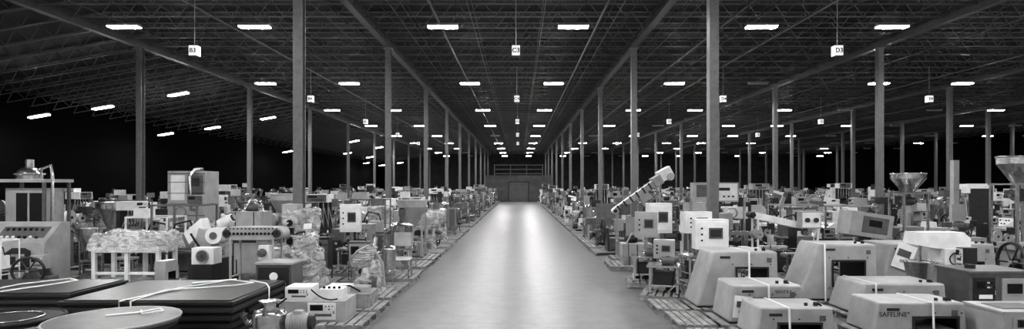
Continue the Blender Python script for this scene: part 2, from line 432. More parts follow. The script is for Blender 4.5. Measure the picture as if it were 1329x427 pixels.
def g_arm(mb, r):
    mb.box(0, 0, .4, .8, .8, .5, r.choice([D, M])); mb.cyl((0, 0, .65), (0, 0, 1.0), .22, L, n=20)
    mb.cyl((0, -.15, 1.05), (0, .15, 1.05), .2, L, n=20)
    mb.prism([(-.12, 1.0), (.12, 1.0), (.5, 1.95), (.3, 2.05)], -.08, .08, L); mb.cyl((.4, -.15, 2.0), (.4, .15, 2.0), .15, M, n=18)
    mb.prism([(.4, 2.1), (.4, 1.9), (-.5, 2.2), (-.5, 2.32)], -.07, .07, W); mb.box(-.55, 0, 2.2, .15, .2, .25, D)
    hang_cable(mb, (0, .2, 1.1), (.4, .2, 2.1), .15, .025); mb.box(-.5, .4, .7, .4, .35, 1.1, W); face_panel(mb, -.5, .225, .8, .4, .8, r)
    return 'articulated_arm_machine'
def g_mixer(mb, r):
    m = r.choice([W, L])
    mb.box(0, .15, .75, .7, .6, 1.2, m); mb.prism([(-.3, 1.35), (.45, 1.35), (.45, 1.6), (.3, 1.75), (-.7, 1.75), (-.75, 1.45)], -.28, .28, m, 'x')
    mb.cyl((0, -.5, .5), (0, -.5, 1.0), .25, S, r1=.34, n=24, caps=False); mb.cyl((0, -.5, .48), (0, -.5, .5), .25, S, n=24)
    mb.ring((0, -.5, 1.0), .34, .02, S, 'z'); mb.cyl((0, -.5, 1.4), (0, -.5, .8), .03, S)
    mb.cyl((0, -.4, .15), (0, -.4, .48), .05, D); mb.ring((.36, .1, 1.1), .15, .015, D, 'x')
    mb.box(.55, .2, 1.2, .25, .3, .4, M); face_panel(mb, .55, .05, 1.2, .25, .4, r); clutter(mb, r, 1.6, 1.4, k=1)
    return 'planetary_mixer'
GENS = [g_cabinet, g_conveyor, g_incline, g_detector, g_hopper, g_console, g_wrapped, g_wheel, g_tank, g_press, g_labeler, g_guard, g_pump, g_filler, g_crates, g_arm, g_mixer]

# ------------------------------------------------------------------ building shell
BAY = 12.2
def shell_plane(name, vs, mat):
    me = bpy.data.meshes.new(name); me.from_pydata(vs, [], [tuple(range(len(vs)))]); me.materials.append(mat)
    o = bpy.data.objects.new(name, me); COL.objects.link(o); return o
X0, X1, Y0, Y1 = -31.0, 66.7, -22.0, 140.0
ZR = 10.65
XS = -18.75
SLOPE = 2.1/12.2

fm, nt, b = new_mat('sealed_concrete')
tc = nt.nodes.new('ShaderNodeTexCoord')
mp = nt.nodes.new('ShaderNodeMapping'); mp.inputs['Scale'].default_value = (1.0, 0.3, 1)
n1 = nt.nodes.new('ShaderNodeTexNoise'); n1.inputs['Scale'].default_value = 0.7; n1.inputs['Detail'].default_value = 10; n1.inputs['Roughness'].default_value = .62
n2 = nt.nodes.new('ShaderNodeTexNoise'); n2.inputs['Scale'].default_value = 2.2; n2.inputs['Detail'].default_value = 12; n2.inputs['Roughness'].default_value = .8
mx = nt.nodes.new('ShaderNodeMix'); mx.data_type = 'FLOAT'; mx.inputs[0].default_value = 0.4
r = nt.nodes.new('ShaderNodeValToRGB')
r.color_ramp.elements[0].position = .38; r.color_ramp.elements[0].color = (.13, .13, .13, 1)
r.color_ramp.elements[1].position = .62; r.color_ramp.elements[1].color = (.25, .25, .25, 1)
nt.links.new(tc.outputs['Object'], mp.inputs['Vector']); nt.links.new(mp.outputs[0], n1.inputs['Vector']); nt.links.new(tc.outputs['Object'], n2.inputs['Vector'])
nt.links.new(n1.outputs['Fac'], mx.inputs[2]); nt.links.new(n2.outputs['Fac'], mx.inputs[3])
nt.links.new(mx.outputs[0], r.inputs['Fac'])
br = nt.nodes.new('ShaderNodeTexBrick'); br.offset = 0; br.inputs['Scale'].default_value = 1
br.inputs['Brick Width'].default_value = 12.2; br.inputs['Row Height'].default_value = 6.1; br.inputs['Mortar Size'].default_value = .008
br.inputs['Color1'].default_value = (1, 1, 1, 1); br.inputs['Color2'].default_value = (1, 1, 1, 1); br.inputs['Mortar'].default_value = (.5, .5, .5, 1)
mj = nt.nodes.new('ShaderNodeMix'); mj.data_type = 'RGBA'; mj.blend_type = 'MULTIPLY'; mj.inputs[0].default_value = 1
mpb = nt.nodes.new('ShaderNodeMapping'); mpb.inputs['Location'].default_value = (6.3, 0, 0)
nt.links.new(tc.outputs['Object'], mpb.inputs[0]); nt.links.new(mpb.outputs[0], br.inputs['Vector'])
nt.links.new(r.outputs['Color'], mj.inputs[6]); nt.links.new(br.outputs['Color'], mj.inputs[7]); nt.links.new(mj.outputs[2], b.inputs['Base Color'])
rr = nt.nodes.new('ShaderNodeMapRange'); rr.inputs['From Min'].default_value = .35; rr.inputs['From Max'].default_value = .65; rr.inputs['To Min'].default_value = .32; rr.inputs['To Max'].default_value = .42
nt.links.new(n1.outputs['Fac'], rr.inputs['Value']); nt.links.new(rr.outputs[0], b.inputs['Roughness'])
floor = shell_plane('floor', [(X0, Y0, 0), (X1, Y0, 0), (X1, Y1, 0), (X0, Y1, 0)], fm)

ROOF = paint('roof_deck', 0.030, 0.7, var=.3, scale=.6)
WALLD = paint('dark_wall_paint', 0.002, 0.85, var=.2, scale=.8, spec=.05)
WALLK = paint('far_wall_paint', 0.045, 0.85, var=.3, scale=.8, spec=.1)
WALLB = paint('block_wall_paint', 0.12, 0.8, var=.3, scale=.8)
WALLR = paint('rear_wall_paint', 0.3, 0.8, var=.2, scale=.8)
JOIST = paint('joist_primer', 0.12, 0.5, var=.2)
GIRD = paint('girder_primer', 0.08, 0.5, var=.2)
COLM = paint('column_paint', 0.15, 0.4, var=.2)
zL = ZR-SLOPE*(XS-X0)
cm = bpy.data.meshes.new('ceiling')
cm.from_pydata([(X0, Y0, zL), (XS, Y0, ZR), (X1, Y0, ZR), (X1, Y1, ZR), (XS, Y1, ZR), (X0, Y1, zL)], [], [(0, 1, 4, 5), (1, 2, 3, 4)])
cm.materials.append(ROOF); co = bpy.data.objects.new('ceiling', cm); COL.objects.link(co)
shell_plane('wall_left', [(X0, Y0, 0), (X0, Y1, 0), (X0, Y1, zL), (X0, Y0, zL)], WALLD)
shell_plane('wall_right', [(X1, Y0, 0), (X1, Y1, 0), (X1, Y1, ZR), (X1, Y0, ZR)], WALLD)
shell_plane('wall_back', [(X0, Y1, 0), (X1, Y1, 0), (X1, Y1, ZR), (XS, Y1, ZR), (X0, Y1, zL)], WALLK)
shell_plane('wall_front', [(X0, Y0, 0), (X1, Y0, 0), (X1, Y0, ZR), (XS, Y0, ZR), (X0, Y0, zL)], WALLR)

def single_mat_obj(name, mb, mat):
    me = mb.mesh(name); me.materials.clear(); me.materials.append(mat)
    me.polygons.foreach_set('material_index', [0]*len(me.polygons))
    return put(name, me)

def joist(mb, L_):
    h = 0.72; n = 22
    mb.box(0, 0, h, L_, .10, .05, 0); mb.box(0, 0, 0, L_, .09, .045, 0)
    for i in range(n):
        xa = -L_/2+L_*i/n; xb = -L_/2+L_*(i+1)/n
        za, zb = (0, h) if i % 2 == 0 else (h, 0)
        mb.cyl((xa, 0, za), (xb, 0, zb), .024, 0, n=4, caps=False)
NJ = 88; JS = (Y1-Y0-4)/(NJ-1)
mb = MB(); joist(mb, BAY)
jf = single_mat_obj('roof_bar_joists', mb, JOIST)
jf.location = (XS+BAY/2, Y0+2, 9.88)
a = jf.modifiers.new('across', 'ARRAY'); a.count = 7; a.use_relative_offset = False; a.use_constant_offset = True; a.constant_offset_displace = (BAY, 0, 0)
a = jf.modifiers.new('along', 'ARRAY'); a.count = NJ; a.use_relative_offset = False; a.use_constant_offset = True; a.constant_offset_displace = (0, JS, 0)
mb = MB(); joist(mb, BAY)
js = single_mat_obj('sloped_roof_bar_joists', mb, JOIST)
js.rotation_euler = (0, -math.atan(SLOPE), 0); js.location = (XS-BAY/2+.08, Y0+2, 9.85-SLOPE*BAY/2)
a = js.modifiers.new('along', 'ARRAY'); a.count = NJ; a.use_relative_offset = False; a.use_constant_offset = True; a.constant_offset_displace = (0, JS, 0)

COLX = [-18.8, -6.47, 5.73, 17.95, 30.15, 42.35, 54.5]
for x in COLX:
    mb = MB()
    ym = (Y0+Y1)/2; ly = Y1-Y0-.6
    mb.box(x, ym, 9.62, .30, ly, .03, 0); mb.box(x, ym, 9.84, .03, ly, .42, 0); mb.box(x, ym, 10.04, .30, ly, .03, 0)
    single_mat_obj('roof_girder', mb, GIRD)
mb = MB()
x = XS+1.5
while x < X1-1:
    mb.cyl((x, Y0+1, 9.87), (x, Y1-1, 9.87), .018, 0, n=5)
    mb.cyl((x, Y0+1, 10.58), (x, Y1-1, 10.58), .018, 0, n=5)
    x += BAY/4
single_mat_obj('roof_bridging_rods', mb, JOIST)
mb = MB()
for x in (-12.6, -3.4, 3.4, 8.9, 12.0, 21, 27, 36, 48):
    mb.cyl((x, Y0+1, 9.74), (x, Y1-1, 9.74), .045, 0, n=8)
    y = -10
    while y < Y1-3:
        mb.cyl((x, y, 9.74), (x, y, 9.88), .012, 0, n=5); y += 4
single_mat_obj('sprinkler_pipes', mb, JOIST)

mb = MB()
c = .27; t = .03
mb.box(0, -c/2, 4.8, c, t, 9.6, 0); mb.box(0, c/2, 4.8, c, t, 9.6, 0); mb.box(0, 0, 4.8, t, c-t, 9.6, 0)
mb.box(-c/2+t/2, 0, 4.8, t, c-t, 9.6, 0)
mb.box(0, 0, .015, .5, .5, .03, 0); mb.box(0, 0, 9.585, .45, .45, .03, 0)
cmesh = mb.mesh('steel_column'); cmesh.materials.clear(); cmesh.materials.append(COLM)
cmesh.polygons.foreach_set('material_index', [0]*len(cmesh.polygons))
COLPOS = []
for x in COLX:
    for j in range(-3, 12):
        y = 17.8+12.2*j
        if y < Y0+1 or y > Y1-1: continue
        put('steel_column', cmesh, (x, y, 0)); COLPOS.append((x, y))

mb = MB()
mb.bb(-5.5, 5.5, 100.0, 100.25, 0, 4.25, 0)
for x in range(-5, 6, 2): mb.box(x, 99.96, 2.1, .12, .08, 4.2, 0)
mb.bb(-5.6, 5.6, 99.9, 100.3, 4.25, 4.4, 0)
single_mat_obj('wall_partition', mb, WALLB)
mb = MB()
for x in (-4.5, -1.5, 1.5, 4.5):
    for y in (112, 113.2): mb.box(x, y, 3.3, .12, .1, 6.6, M)
for z in (4.9, 5.7, 6.5):
    for y in (112, 113.2): mb.box(0, y, z, 9.1, .08, .12, M)
    mb.box(0, 112.6, z+.08, 9, 1.1, .04, D)
put('pallet_rack', mb.mesh('pallet_rack'))
mb = MB(); mb.bb(-1.6, 1.6, 99.82, 99.9, 0.01, 3.2, M)
for i in range(7): mb.bb(-1.6, 1.6, 99.80, 99.83, .35+i*.42, .38+i*.42, D)
mb.bb(-1.75, -1.6, 99.8, 99.92, 0.01, 3.35, D); mb.bb(1.6, 1.75, 99.8, 99.92, 0.01, 3.35, D); mb.bb(-1.75, 1.75, 99.8, 99.92, 3.2, 3.35, D)
put('door_1', mb.mesh('door_1'))

# ------------------------------------------------------------------ light fixtures
em, nt, b = new_mat('lamp_diffuser')
b.inputs['Base Color'].default_value = (.8, .8, .8, 1)
b.inputs['Emission Color'].default_value = (1, 1, 1, 1); b.inputs['Emission Strength'].default_value = 260
MATS.append(em); EMI = 10
MATS.append(paint('lamp_diffuser_unlit', .6, .4))
def fixture(lit):
    mb = MB()
    mb.prism([(-.2, .02), (.2, .02), (.13, .12), (-.13, .12)], -.58, .58, L, 'x')
    mb.box(0, 0, -.005, 1.1, .32, .03, EMI if lit else 11)
    for x in (-.5, .5): mb.cyl((x, 0, .12), (x, 0, 1.05), .008, D, n=5)
    return mb.mesh('high_bay_light')
fl, fu = fixture(True), fixture(False)
rl = random.Random(3)
ZL = 8.84
for k in range(-3, 9):
    y = 23.1+12.9*k
    for i in range(-1, 6):
        for sgn in (-1, 1):
            x = -.4+12.2*i+sgn*2.5
            lit = True
            if k == 1 and i == 1 and sgn == 1: lit = False
            if k == 2 and i == 3 and sgn == -1: lit = False
            if k >= 2 and rl.random() < (.2 if i != 0 else .1): lit = False
            if k >= 5 and i != 0 and rl.random() < .3: lit = False
            if i >= 3 and rl.random() < .4: lit = False
            put('high_bay_light', fl if lit else fu, (x, y, ZL))
    for (x, z) in ((-20.3, 8.2), (-24.8, 7.4), (-28.6, 6.9)):
        if k == 0 or (k >= 3 and rl.random() < .5): continue
        o = put('high_bay_light', fl, (x, y, z)); o.rotation_euler = (0, -.17, 0)

SG, nt, b = new_mat('sign_face_added_glow'); b.inputs['Base Color'].default_value = (.9, .9, .9, 1); b.inputs['Emission Color'].default_value = (1, 1, 1, 1); b.inputs['Emission Strength'].default_value = .6  # added glow stands in for light from nearby fixtures; sign is no lamp
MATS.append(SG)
def sign(x, y, txt):
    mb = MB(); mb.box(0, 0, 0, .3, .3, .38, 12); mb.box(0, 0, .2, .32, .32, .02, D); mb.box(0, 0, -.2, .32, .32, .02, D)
    mb.cyl((0, 0, .2), (0, 0, 1.95), .012, L, n=6)
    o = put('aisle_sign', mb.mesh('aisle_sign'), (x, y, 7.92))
    cu = bpy.data.curves.new('sign_text', 'FONT'); cu.body = txt; cu.size = .24; cu.align_x = 'CENTER'; cu.align_y = 'CENTER'; cu.extrude = .002; cu.offset = .006
    cu.materials.append(BLACK)
    t = bpy.data.objects.new('sign_text', cu); COL.objects.link(t); t.parent = o
    t.rotation_euler = (math.pi/2, 0, 0); t.location = (0, -.153, 0)
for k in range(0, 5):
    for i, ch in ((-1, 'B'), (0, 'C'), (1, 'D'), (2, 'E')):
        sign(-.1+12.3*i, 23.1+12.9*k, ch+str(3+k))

# ------------------------------------------------------------------ hero objects
OCC = []
def occ(x0, x1, y0, y1): OCC.append((x0, x1, y0, y1))
pm_cache = {}
def put_pallet(x0, x1, y0, y1):
    w = round(x1-x0, 2); d = round(y1-y0, 2)
    if (w, d) not in pm_cache:
        mb = MB(); pallet(mb, w, d); pm_cache[(w, d)] = mb.mesh('wooden_pallet')
    put('wooden_pallet', pm_cache[(w, d)], ((x0+x1)/2, (y0+y1)/2, 0)); occ(x0, x1, y0, y1)
def ribbon(mb, pts, w, mat):
    vs = []
    for p in pts: vs += [(p[0]-w/2, p[1], p[2]), (p[0]+w/2, p[1], p[2])]
    mb.add(vs, [(2*i, 2*i+1, 2*i+3, 2*i+2) for i in range(len(pts)-1)], mat)
def label_text(parent, txt, size, loc, rot=(math.pi/2, 0, 0), mat=BLACK):
    cu = bpy.data.curves.new('label_text', 'FONT'); cu.body = txt; cu.size = size; cu.extrude = .001; cu.align_x = 'CENTER'; cu.align_y = 'CENTER'
    cu.materials.append(mat); t = bpy.data.objects.new('label_text', cu); COL.objects.link(t); t.parent = parent
    t.location = loc; t.rotation_euler = rot
def tag(parent, x, y, z, w, h, tilt):
    mb = MB(); mb.box(0, 0, 0, w, .012, h, PA, (0, tilt, 0)); mb.box(0, -.009, h*.12, w*.68, .006, h*.28, M, (0, tilt, 0)); mb.box(0.02, -.009, -h*.22, w*.6, .006, h*.12, L, (0, tilt, 0))
    put('shipping_tag', mb.mesh('shipping_tag'), (x, y, z), parent=parent)

def detector(x0, x1, y0, y1, h, ap, cut, cut2=0.03, mat=L, strap=None, txt=None, z0=.15):
    name = 'metal_detector_head'
    body = MB(); tunnel_body(body, x0, x1, y0, y1, z0+.03, h, ap[0], ap[1], ap[2], ap[3], cut, cut2, mat)
    o = put(name, body.mesh(name), bevel=.045)
    mb = MB(); tunnel_trim(mb, y0, y1, *ap)
    bolts(mb, ap[0]-.1, ap[1]+.08, y0-.002, max(ap[2]-.06, z0+.05), ap[3]+.09)
    mb.box((x0+x1)/2, (y0+y1)/2, z0+.018, x1-x0-.08, y1-y0-.08, .03, D)
    mb.cyl((x1-.25, y0+.2, h-.01), (x1-.25, y0+.2, h+.06), .04, D); mb.cyl((x1-.42, y0+.2, h-.01), (x1-.42, y0+.2, h+.05), .03, D)
    mb.box(x0+cut+.25, y0-.006, h-.12, .22, .01, .05, D); mb.box(x1-.18-cut2, y0-.006, h-.18, .1, .01, .1, M)
    mb.box((ap[0]+ap[1])/2, (y0+y1)/2, ap[2]+.03, (ap[1]-ap[0])*.8, (y1-y0)+.1, .025, M)
    hang_cable(mb, (x1-.25, y0+.2, h+.05), (x1+.02, y0+.1, z0+.1), -.12, .018)
    if strap:
        for sx in strap:
            ribbon(mb, [(sx+.02, y0-.045, z0), (sx, y0-.045, h+.012), (sx-.03, y1+.01, h+.012), (sx, y1+.01, z0)], .04, PA)
    put('fittings', mb.mesh('fittings'), parent=o)
    if txt: label_text(o, txt[0], txt[1], (txt[2], y0-.004, txt[3]))
    return o

for (a0, a1, b0, b1) in ((3.75, 5.7, 12.85, 14.1), (6.3, 8.3, 13.7, 14.9), (9.3, 12.5, 15.5, 16.9), (3.85, 5.5, 11.4, 12.6), (6.7, 8.75, 12.1, 13.4),
                         (6.1, 7.93, 10.5, 11.6), (9.05, 10.5, 12.1, 13.3), (3.9, 5.55, 10.1, 11.3), (7.96, 9.2, 9.9, 11.0),
                         (2.98, 3.7, 12.9, 14.05), (3.05, 3.8, 11.45, 12.7), (3.1, 3.82, 10.1, 11.2)):
    put_pallet(a0, a1, b0, b1)
detector(3.82, 5.61, 13.0, 14.0, 1.36, (4.71, 5.35, .61, 1.0), .38, strap=[4.95])
detector(6.38, 8.23, 13.8, 14.8, 1.44, (7.2, 7.9, .5, 1.05), .5, .05, strap=[6.98])
o = detector(9.43, 12.4, 15.6, 16.8, 1.27, (10.5, 12.0, .25, .79), .15, .1)
tag(o, 9.95, 15.57, .95, .5, .66, .35); label_text(o, 'VACUUM', .13, (11.4, 15.595, 1.02))
o = detector(4.0, 5.43, 11.5, 12.5, .89, (4.5, 5.2, .3, .62), .12, .03, strap=[4.75], txt=('SENTRY', .09, 5.05, .76))
tag(o, 4.25, 11.44, .48, .34, .42, .1)
detector(6.81, 8.68, 12.2, 13.3, .80, (7.3, 8.3, .27, .55), .2, .05, strap=[7.2])
detector(6.23, 7.89, 10.6, 11.5, .73, (6.95, 7.7, .24, .46), .1, .05, txt=('SAFELINE', .12, 6.58, .52), strap=[7.25])
detector(4.04, 5.42, 10.3, 11.2, .70, (4.45, 5.15, .24, .42), .1, .05, strap=[4.6])
r_ = random.Random(5)
mb = MB()
mb.bb(9.15, 10.4, 12.25, 13.2, .15, 1.0, M); mb.bb(9.12, 10.43, 12.22, 13.23, 1.0, 1.05, M)
face_panel(mb, 9.45, 12.25, .65, .5, .6, r_, D); mb.bb(9.8, 10.3, 12.22, 12.25, .3, .9, L); mb.bb(9.9, 10.2, 12.2, 12.22, .6, .8, B)
mb.cyl((9.5, 12.7, 1.05), (9.5, 12.7, 1.13), .1, D)
put('control_enclosure', mb.mesh('control_enclosure'), bevel=.012)
mb = MB()
mb.bb(8.05, 9.1, 10.0, 10.9, .15, .66, L); mb.bb(8.02, 9.13, 9.98, 10.92, .66, .7, L); face_panel(mb, 8.55, 10.0, .42, .8, .42, r_, L)
mb.bb(8.2, 8.9, 10.2, 10.7, .7, .71, M)
put('weighing_enclosure', mb.mesh('weighing_enclosure'), bevel=.012)

# ---- mid right pieces
def terminal(x, y, w, h, z0, z1, mat=W, nm='checkweigher_terminal', d=.35, rot=0):
    mb = MB(); rr = random.Random(int(x*100))
    pallet(mb, 1.1, 1.1); legs(mb, .7, .6, .15, .8, L); mb.box(0, 0, .82, .8, .7, .06, S)
    mb.box(0, .1, (z0+.8)/2, .1, .1, z0-.8+.02, S)
    mb.box(0, 0, (z0+z1)/2, w, d, z1-z0, mat); mb.box(0, -d/2-.01, (z0+z1)/2, w*.86, .02, (z1-z0)*.84, mat)
    mb.box(w*.1, -d/2-.03, (z0+z1)/2+.04*h, w*.42, .02, (z1-z0)*.36, M); mb.box(w*.1, -d/2-.042, (z0+z1)/2+.04*h, w*.34, .01, (z1-z0)*.26, D)
    for i in range(3): mb.cyl((-w*.32, -d/2-.02, z0+(z1-z0)*(.3+.2*i)), (-w*.32, -d/2-.05, z0+(z1-z0)*(.3+.2*i)), .025, B, n=10)
    mb.box(0, 0, .5, .5, .4, .35, D); motor(mb, (.1, -.2, .95), (1, 0, 0), .1, .3, M); hang_cable(mb, (.2, .1, z0), (.3, -.2, .85), .1, .015)
    clutter(mb, rr, 1.0, 1.0, k=1)
    put(nm, mb.mesh(nm), (x, y, 0), rot, bevel=.02); occ(x-.56, x+.56, y-.56, y+.56)
terminal(4.95, 15.6, .85, .8, 1.15, 1.92, W)
terminal(3.55, 16.8, .6, .8, 1.35, 2.05, L, rot=-.15)
terminal(4.25, 18.3, .72, .8, 1.35, 2.25, W, rot=.1)
terminal(5.0, 17.0, .8, .8, 1.45, 2.05, W, rot=.2)
terminal(3.6, 14.9, .5, .6, 1.0, 1.45, L, rot=-.3)
terminal(-5.2, 18.7, .6, .8, 1.35, 2.2, W, rot=.1)
mb = MB(); pallet(mb, 2.2, 1.2)
for x in (-.9, .9): mb.box(x, .1, 1.25, .07, .07, 2.2, S); mb.box(x, .1, .2, .2, .6, .06, S)
mb.box(-.15, 0, 2.56, 1.5, .4, .64, L); mb.box(.2, -.21, 2.56, .7, .02, .56, W); mb.box(.1, -.225, 2.66, .4, .012, .1, D)
for i in range(3): mb.cyl((.1+.15*i, -.22, 2.42), (.1+.15*i, -.26, 2.42), .03, B, n=10)
mb.box(-.6, -.21, 2.6, .4, .02, .4, M); conveyor(mb, 2.1, .45, 1.2, frame=S, belt=D, cy=-.1); mb.box(.2, .1, 1.6, .5, .4, .5, L); motor(mb, (-.4, 0, 1.5), (0, 0, 1), .12, .35)
mb.box(0, .2, .5, 1.2, .5, .5, M); clutter(mb, r_, 2, 1, k=3)
put('overhead_control_enclosure', mb.mesh('overhead_control_enclosure'), (6.7, 20.2, 0), bevel=.01); occ(5.5, 7.85, 19.5, 20.9)
mb = MB(); pallet(mb, 2.0, 1.3)
mb.box(-.2, 0, .5, 1.0, .8, .65, M); mb.box(-.2, 0, 1.2, .4, .4, .8, L)
conveyor(mb, 2.3, .42, 2.45, tilt=.62, t=.2, frame=L, belt=W)
mb.box(1.0, 0, 3.2, .5, .5, .4, W, (0, -.5, 0)); mb.box(.7, 0, 2.95, .34, .55, .34, L, (0, -.5, 0)); mb.cyl((1.15, -.3, 3.1), (1.15, .3, 3.1), .14, S)
mb.box(.25, -.05, 2.35, .4, .3, .3, L, (0, -.62, 0)); mb.box(-.5, -.05, 1.9, .35, .4, .4, M)
for i in range(7):
    t = -.9+.28*i; mb.box(t*.81, -.24, 2.45+t*.58+.02, .06, .04, .24, D, (0, -.62, 0))
put('elevating_conveyor', mb.mesh('elevating_conveyor'), (4.4, 22.3, 0), bevel=.01); occ(3.3, 5.7, 21.6, 23.0)
mb = MB(); pallet(mb, 2.2, 1.2)
conveyor(mb, 2.3, .45, 1.65, tilt=-.22, t=.18, frame=W, belt=D)
mb.box(.55, -.42, 1.75, .6, .3, .5, L); mb.box(.55, -.575, 1.75, .54, .01, .44, W)
for x in (.42, .68): mb.cyl((x, -.58, 1.75), (x, -.64, 1.75), .07, D, n=18)
mb.box(.55, -.35, .85, .08, .08, 1.3, S); mb.box(-.3, 0, .5, .9, .6, .6, D); motor(mb, (-.9, -.1, 1.3), (0, 1, 0), .14, .4, L); clutter(mb, r_, 2, 1, k=3)
put('transfer_conveyor', mb.mesh('transfer_conveyor'), (8.2, 18.6, 0), bevel=.01); occ(7.0, 9.5, 17.8, 19.3)
mb = MB(); pallet(mb, 1.6, 1.3); legs(mb, 1.2, .9, .15, 1.2, L); mb.box(0, 0, 1.55, 1.3, .8, .75, L, (0, .15, 0)); mb.box(.1, -.41, 1.55, .8, .02, .5, M, (0, .15, 0)); mb.box(.1, -.425, 1.6, .4, .02, .2, B, (0, .15, 0))
mb.box(0, 0, .6, 1.0, .7, .5, M)
put('checkweigher_housing', mb.mesh('checkweigher_housing'), (10.9, 19.0, 0), bevel=.015); occ(10.0, 11.8, 18.3, 19.7)
mb = MB(); pallet(mb, 1.5, 1.4); g_wheel(mb, random.Random(8)); put('flywheel_press', mb.mesh('flywheel_press'), (13.5, 19.2, 0), .1); occ(12.6, 14.4, 18.4, 20)
mb = MB(); pallet(mb, 1.3, 1.2); g_wheel(mb, random.Random(9)); put('flywheel_press', mb.mesh('flywheel_press'), (-12.1, 15.2, 0), .1, (.8, .8, .7)); occ(-12.8, -11.4, 14.5, 15.9)
occ(-12.6, -9.0, 13.1, 16.3)
for (hx, hy, zt, R) in ((15.5, 24.0, 3.25, .62), (14.3, 17.2, 3.6, .55)):
    mb = MB(); pallet(mb, 1.5, 1.4); legs(mb, 1.0, 1.0, .15, zt-.75, S, .07)
    mb.box(0, 0, zt-.78, 1.05, 1.05, .05, S); mb.cyl((0, 0, zt-.75), (0, 0, zt-.2), .2, S, r1=R, n=28, caps=False); mb.cyl((0, 0, zt-.2), (0, 0, zt), R, S, n=28, caps=False)
    mb.ring((0, 0, zt), R, .03, S, 'z'); mb.cyl((0, 0, zt-.18), (0, 0, zt-.2), R*.97, M, n=28); mb.box(0, 0, .7, .8, .7, .9, L); motor(mb, (0, 0, zt-1.1), (1, 0, 0), .15, .4); face_panel(mb, 0, -.35, .7, .8, .9, random.Random(1))
    put('hopper_feeder', mb.mesh('hopper_feeder'), (hx, hy, 0)); occ(hx-.8, hx+.8, hy-.75, hy+.75)
mb = MB(); pallet(mb, 1.2, 1.2); mb.box(0, 0, .45, .8, .8, .6, M); mb.box(0, 0, 2.2, .2, .2, 3.0, L); mb.box(0, -.15, 1.8, .5, .15, .6, L); motor(mb, (0, -.3, 1.3), (1, 0, 0), .15, .4)
put('lifting_mast', mb.mesh('lifting_mast'), (15.9, 22.0, 0)); occ(15.2, 16.6, 21.3, 22.7)

# ---- left heroes
for (a0, a1, b0, b1) in ((-11.5, -8.3, 11.2, 13.1), (-8.1, -4.85, 10.35, 12.9), (-5.9, -4.8, 13.1, 14.0), (-4.75, -3.3, 9.8, 10.9), (-4.75, -2.95, 11.4, 12.6), (-4.4, -2.95, 12.8, 13.9),
                         (-11.9, -9.5, 16.2, 17.6), (-6.7, -4.95, 15.0, 16.6), (-4.4, -3.0, 14.2, 15.6), (-7.2, -5.4, 14.05, 14.95), (-15.6, -12.8, 16.3, 17.7), (-3.85, -2.95, 17.0, 18.1)):
    put_pallet(a0, a1, b0, b1)
mb = MB()
mb.M = Matrix.Translation((-14.1, 17.0, 0))
mb.prism([(-.55, .15), (.5, .15), (.5, 1.74), (.15, 1.74), (-.45, 1.2)], -1.1, 1.1, L, 'x')
sl = math.atan2(.54, .6)
for i in range(7):
    for j in range(2):
        y = -.3+.22*j; z = 1.2+(y+.45)*.9
        mb.cyl((-.2+.16*i, y, z), (-.2+.16*i, y-.03, z+.04), .04, r_.choice([B, B, D, W]), n=10)
mb.box(.3, -.15, 1.48, 1.3, .42, .012, M, (sl, 0, 0))
mb.prism([(.1, .5), (.8, .5), (.8, 1.0), (.65, 1.08), (.3, 1.08), (.1, .95)], -.545, -.56, D)
mb.box(.45, -.56, .73, .1, .02, .32, L); mb.box(.45, -.56, .88, .36, .02, .07, L)
put('operator_console', mb.mesh('operator_console'), bevel=.015)
mb = MB(); pallet(mb, 2.0, 1.6)
mb.box(0, 0, .7, 1.7, 1.2, 1.1, M); legs(mb, 1.6, 1.1, 1.2, 2.9, M, .08, False); mb.box(0, .1, 2.0, 1.3, .7, 1.4, L); mb.box(.1, -.26, 2.1, .8, .03, .9, B); mb.box(.1, -.28, 2.1, .06, .03, .9, L)
mb.box(0, 0, 2.93, 1.7, 1.2, .1, L); mb.dome((-.1, 0, 3.1), .35, .28, S); mb.cyl((-.1, 0, 2.98), (-.1, 0, 3.1), .35, S, n=24); mb.cyl((-.1, 0, 3.3), (-.1, 0, 3.6), .12, S); mb.ring((-.1, 0, 3.15), .38, .03, S, 'z')
mb.tube([(.5, -.3, 2.98), (.5, -.3, 3.3), (.8, -.3, 3.4), (.85, -.3, 3.1), (.85, -.3, 1.0)], .05, S)
face_panel(mb, .4, -.6, .8, .7, .7, r_)
put('processing_machine', mb.mesh('processing_machine'), (-15.3, 19.0, 0), bevel=.012); occ(-16.4, -14.2, 18.1, 19.9)
mb = MB()
def grid_top(mb, x0, x1, y0, y1, zt, zb, seed, mat=WR):
    nx, ny = 34, 18; vs = []; fs = []
    for j in range(ny+1):
        for i in range(nx+1):
            u, v = i/nx, j/ny
            e = min(min(u, 1-u)*nx, min(v, 1-v)*ny)
            k = 0 if e < 1 else (.55 if e < 2 else (.9 if e < 3 else 1))
            x = x0+(x1-x0)*u; y = y0+(y1-y0)*v
            nz = noise.noise(Vector((x*1.8+seed, y*1.8, 0)))*.14+noise.noise(Vector((x*8+seed, y*8, 0)))*.03
            cx_ = .03*noise.noise(Vector((x*6, y*6, 5)))
            vs.append((x+cx_, y+cx_, zb+(zt-zb)*k+nz*(1 if k else .5)))
    for j in range(ny):
        for i in range(nx): fs.append((j*(nx+1)+i, j*(nx+1)+i+1, (j+1)*(nx+1)+i+1, (j+1)*(nx+1)+i))
    mb.add(vs, fs, mat, True)
grid_top(mb, -11.75, -9.65, 16.35, 17.5, 1.5, 1.0, 3)
for x in (-11.6, -10.7, -9.85):
    for y in (16.5, 17.3): mb.box(x, y, .6, .1, .1, .9, W)
mb.bb(-11.6, -9.85, 16.45, 17.35, .95, 1.08, W); mb.bb(-11.6, -9.85, 16.47, 16.53, .35, .42, W)
